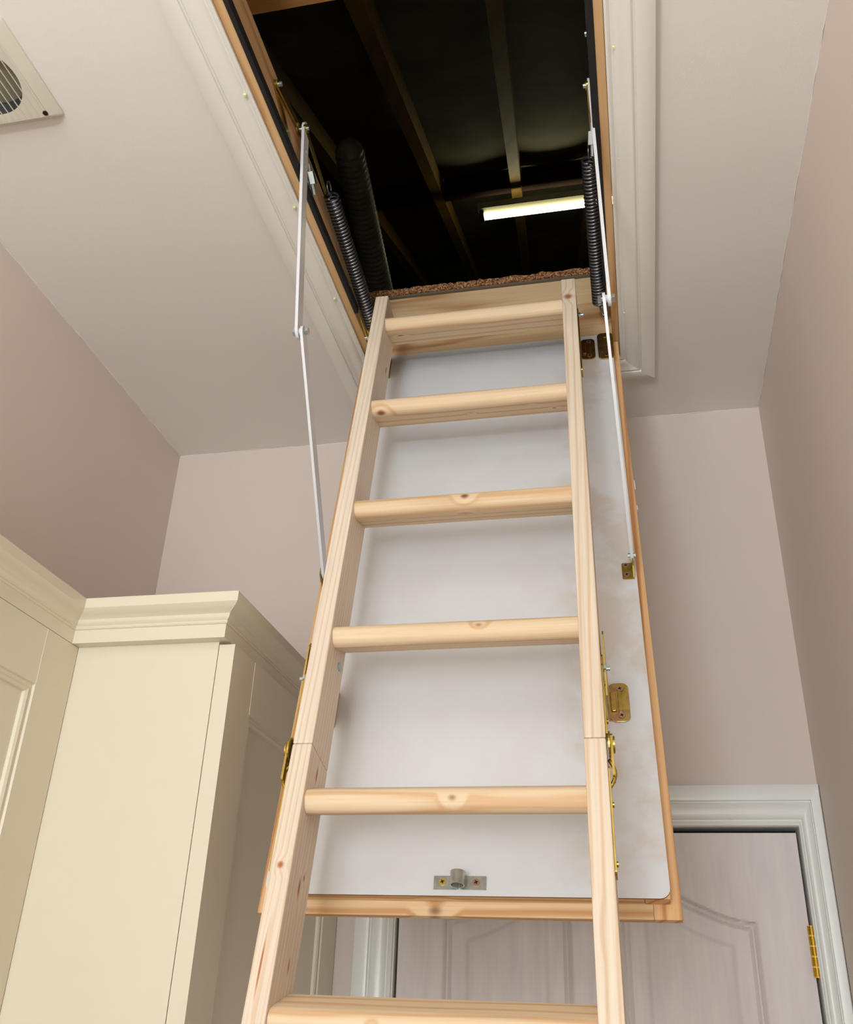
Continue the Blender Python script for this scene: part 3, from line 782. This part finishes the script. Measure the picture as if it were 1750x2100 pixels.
# ------------------------------------------------------------------ lifting gear (levers, springs and folding rods) each side
def bar(y0, z0, y1, z1, wd, x0, x1, t=.0030, holes=(), ext=.008):
    """flat bar between two pivots lying in a side plane, following x0 -> x1"""
    L = math.hypot(y1-y0, z1-z0); n = 6
    ol = []
    for i in range(n+1):
        a = radians(90+180*i/n); ol.append((-ext+wd/2+wd/2*cos(a), wd/2*sin(a)))
    for i in range(n+1):
        a = radians(-90+180*i/n); ol.append((L+ext-wd/2+wd/2*cos(a), wd/2*sin(a)))
    me = plate(ol, [circ(h, 0, r, 12) for h, r in holes], t)
    ax = Vector((x1-x0, y1-y0, z1-z0)).normalized(); nx__ = Vector((1, 0, 0)); nx__ = (nx__-ax*nx__.dot(ax)).normalized(); by = nx__.cross(ax)
    M = Matrix.Identity(4)
    for i in range(3): M[i][0], M[i][1], M[i][2], M[i][3] = ax[i], by[i], nx__[i], (x0, y0, z0)[i]
    me.transform(M); return me
def hexbolt(x0, x1, y, z, r=.0065, shank=.0035):
    s = 1 if x1 > x0 else -1
    return join_me([tube([(x0, y, z), (x0+s*.0050, y, z)], r, 6), cyl((x0+s*.005, y, z), (x1-s*.005, y, z), shank, 12), tube([(x1-s*.0050, y, z), (x1, y, z)], r, 6)])
def coil(A, B, R, wire, turns, seg=14):
    A, B = Vector(A), Vector(B); ax = (B-A).normalized(); u = ax.cross(Vector((1, 0, 0))).normalized(); vv = ax.cross(u)
    pts = []
    n = int(turns*seg)
    for i in range(n+1):
        a = 2*pi*i/seg; pts.append(A.lerp(B, i/n)+u*(R*cos(a))+vv*(R*sin(a)))
    return tube(pts, wire, 6)
def gear(sgn, xlin, xt, xj, xb, label):
    """sgn = direction from the lining into the opening"""
    g = empty('lifting_gear', (xlin, 1.15, H), label, 'spring mechanism')
    P0, P1, PM, PH = (.974, 1.343), (1.070, 1.296), (1.083, 1.363), (1.204, 1.340)
    J, Bt = (1.168, .982), (1.400, .652)
    xs0 = xlin+sgn*.0030; xs1 = xt-sgn*.0055 if False else xlin+sgn*.0075
    link('mounting_strap', bar(P0[0], P0[1], P1[0], P1[1], .015, xlin+sgn*.0022, xlin+sgn*.0022, .002, [(.05, .0025)]), GOLD, g)
    link('lever', bar(P0[0], P0[1], PM[0], PM[1], .014, xlin+sgn*.0060, xlin+sgn*.0060, .0025), GOLD, g)
    link('lever', bar(PM[0], PM[1], PH[0], PH[1], .013, xlin+sgn*.0155, xlin+sgn*.0155, .0025, [(.03+.016*k, .0022) for k in range(5)]), GOLD, g)
    link('pivot', cyl((xlin+sgn*.001, P0[0], P0[1]), (xlin+sgn*.014, P0[0], P0[1]), .0042, 16), ZINC, g, smooth=False)
    link('washer', join_me([cyl((xlin+sgn*.004, P0[0], P0[1]), (xlin+sgn*.0058, P0[0], P0[1]), .0075, 20)]), GOLD, g)
    link('pivot', join_me([cyl((xlin+sgn*.001, PM[0], PM[1]), (xlin+sgn*.0225, PM[0], PM[1]), .0040, 16)]), ZINC, g)
    link('washer', join_me([cyl((xlin+sgn*.0015, PM[0], PM[1]), (xlin+sgn*.0040, PM[0], PM[1]), .0110, 22), cyl((xlin+sgn*.0175, PM[0], PM[1]), (xlin+sgn*.0190, PM[0], PM[1]), .0075, 20)]), GOLD, g)
    hu = [(.046, .0034), (.076, .0028), (.125, .0016), (.135, .0018), (.178, .0016)]
    link('upper_rod', bar(PM[0]+.004, PM[1]+.004, J[0], J[1], .0240, xt, xj, .0050, hu, .012), ROD, g, bevel=.0004)
    link('lower_rod', bar(J[0], J[1], Bt[0], Bt[1], .0220, xj+sgn*.0080, xb, .0045, (), .010), ROD, g, bevel=.0004)
    link('joint_bolt', hexbolt(xj-sgn*.0085, xj+sgn*.0175, J[0], J[1]), ZINC, g)
    link('rod_spacer', cyl((xj+sgn*.0018, J[0], J[1]), (xj+sgn*.0058, J[0], J[1]), .0062, 18), ROD, g)
    link('foot_pin', join_me([cyl((xb-.006, Bt[0], Bt[1]), (xb+.006, Bt[0], Bt[1]), .0045, 14)]), ZINC, g)
    # spring with end hooks
    xs = xlin+sgn*.0215
    A, B = (xs, 1.222, 1.345), (xs+.0, 1.545, 1.287)
    link('spring', coil(A, B, .0124, .0026, 44), STEEL, g, smooth=True)
    link('spring_hook', tube([(xs+.0*k, 1.2085+.0125*cos(2*pi*k/14), 1.3490+.0125*sin(2*pi*k/14)) if True else 0 for k in range(14)], .0017, 6, closed=True), STEEL, g, smooth=True)
    link('spring_hook', tube([(xs, 1.545, 1.2985), (xs, 1.556, 1.292), (xs-sgn*.003, 1.564, 1.283), (xs-sgn*.006, 1.568, 1.275), (xs-sgn*.012, 1.567, 1.274), (xs-sgn*.016, 1.560, 1.278)], .0020, 7), STEEL, g, smooth=True)
    # stop stud and spring anchor on the lining
    link('stop_stud', join_me([cyl((xlin, 1.143, 1.296), (xlin+sgn*.010, 1.143, 1.296), .0070, 16), tube([(xlin+sgn*.012, 1.132, 1.310), (xlin+sgn*.014, 1.146, 1.294)], .0085, 6),
                               cyl((xlin+sgn*.012, 1.120, 1.318), (xlin+sgn*.014, 1.160, 1.284), .0042, 12)]), ZINC, g)
    link('anchor_bolt', join_me([cyl((xlin, 1.408, 1.292), (xlin+sgn*.010, 1.408, 1.292), .0035, 12), cyl((xlin, 1.430, 1.296), (xlin+sgn*.004, 1.430, 1.296), .012, 20), cyl((xlin, 1.462, 1.286), (xlin+sgn*.008, 1.462, 1.286), .003, 12)]), ZINC, g)
    return g
gear(1, -.507, -.4935, -.4945, -.493, 'left spring and white folding rod gear beside the ladder')
gear(-1, .0125, .0000, .0085, .0165, 'right spring and white folding rod gear, rod running past the trapdoor edge')

# ------------------------------------------------------------------ lift everything so that the floor is at z = 0
for o in bpy.data.objects:
    if o.parent is None: o.location.z += CZ
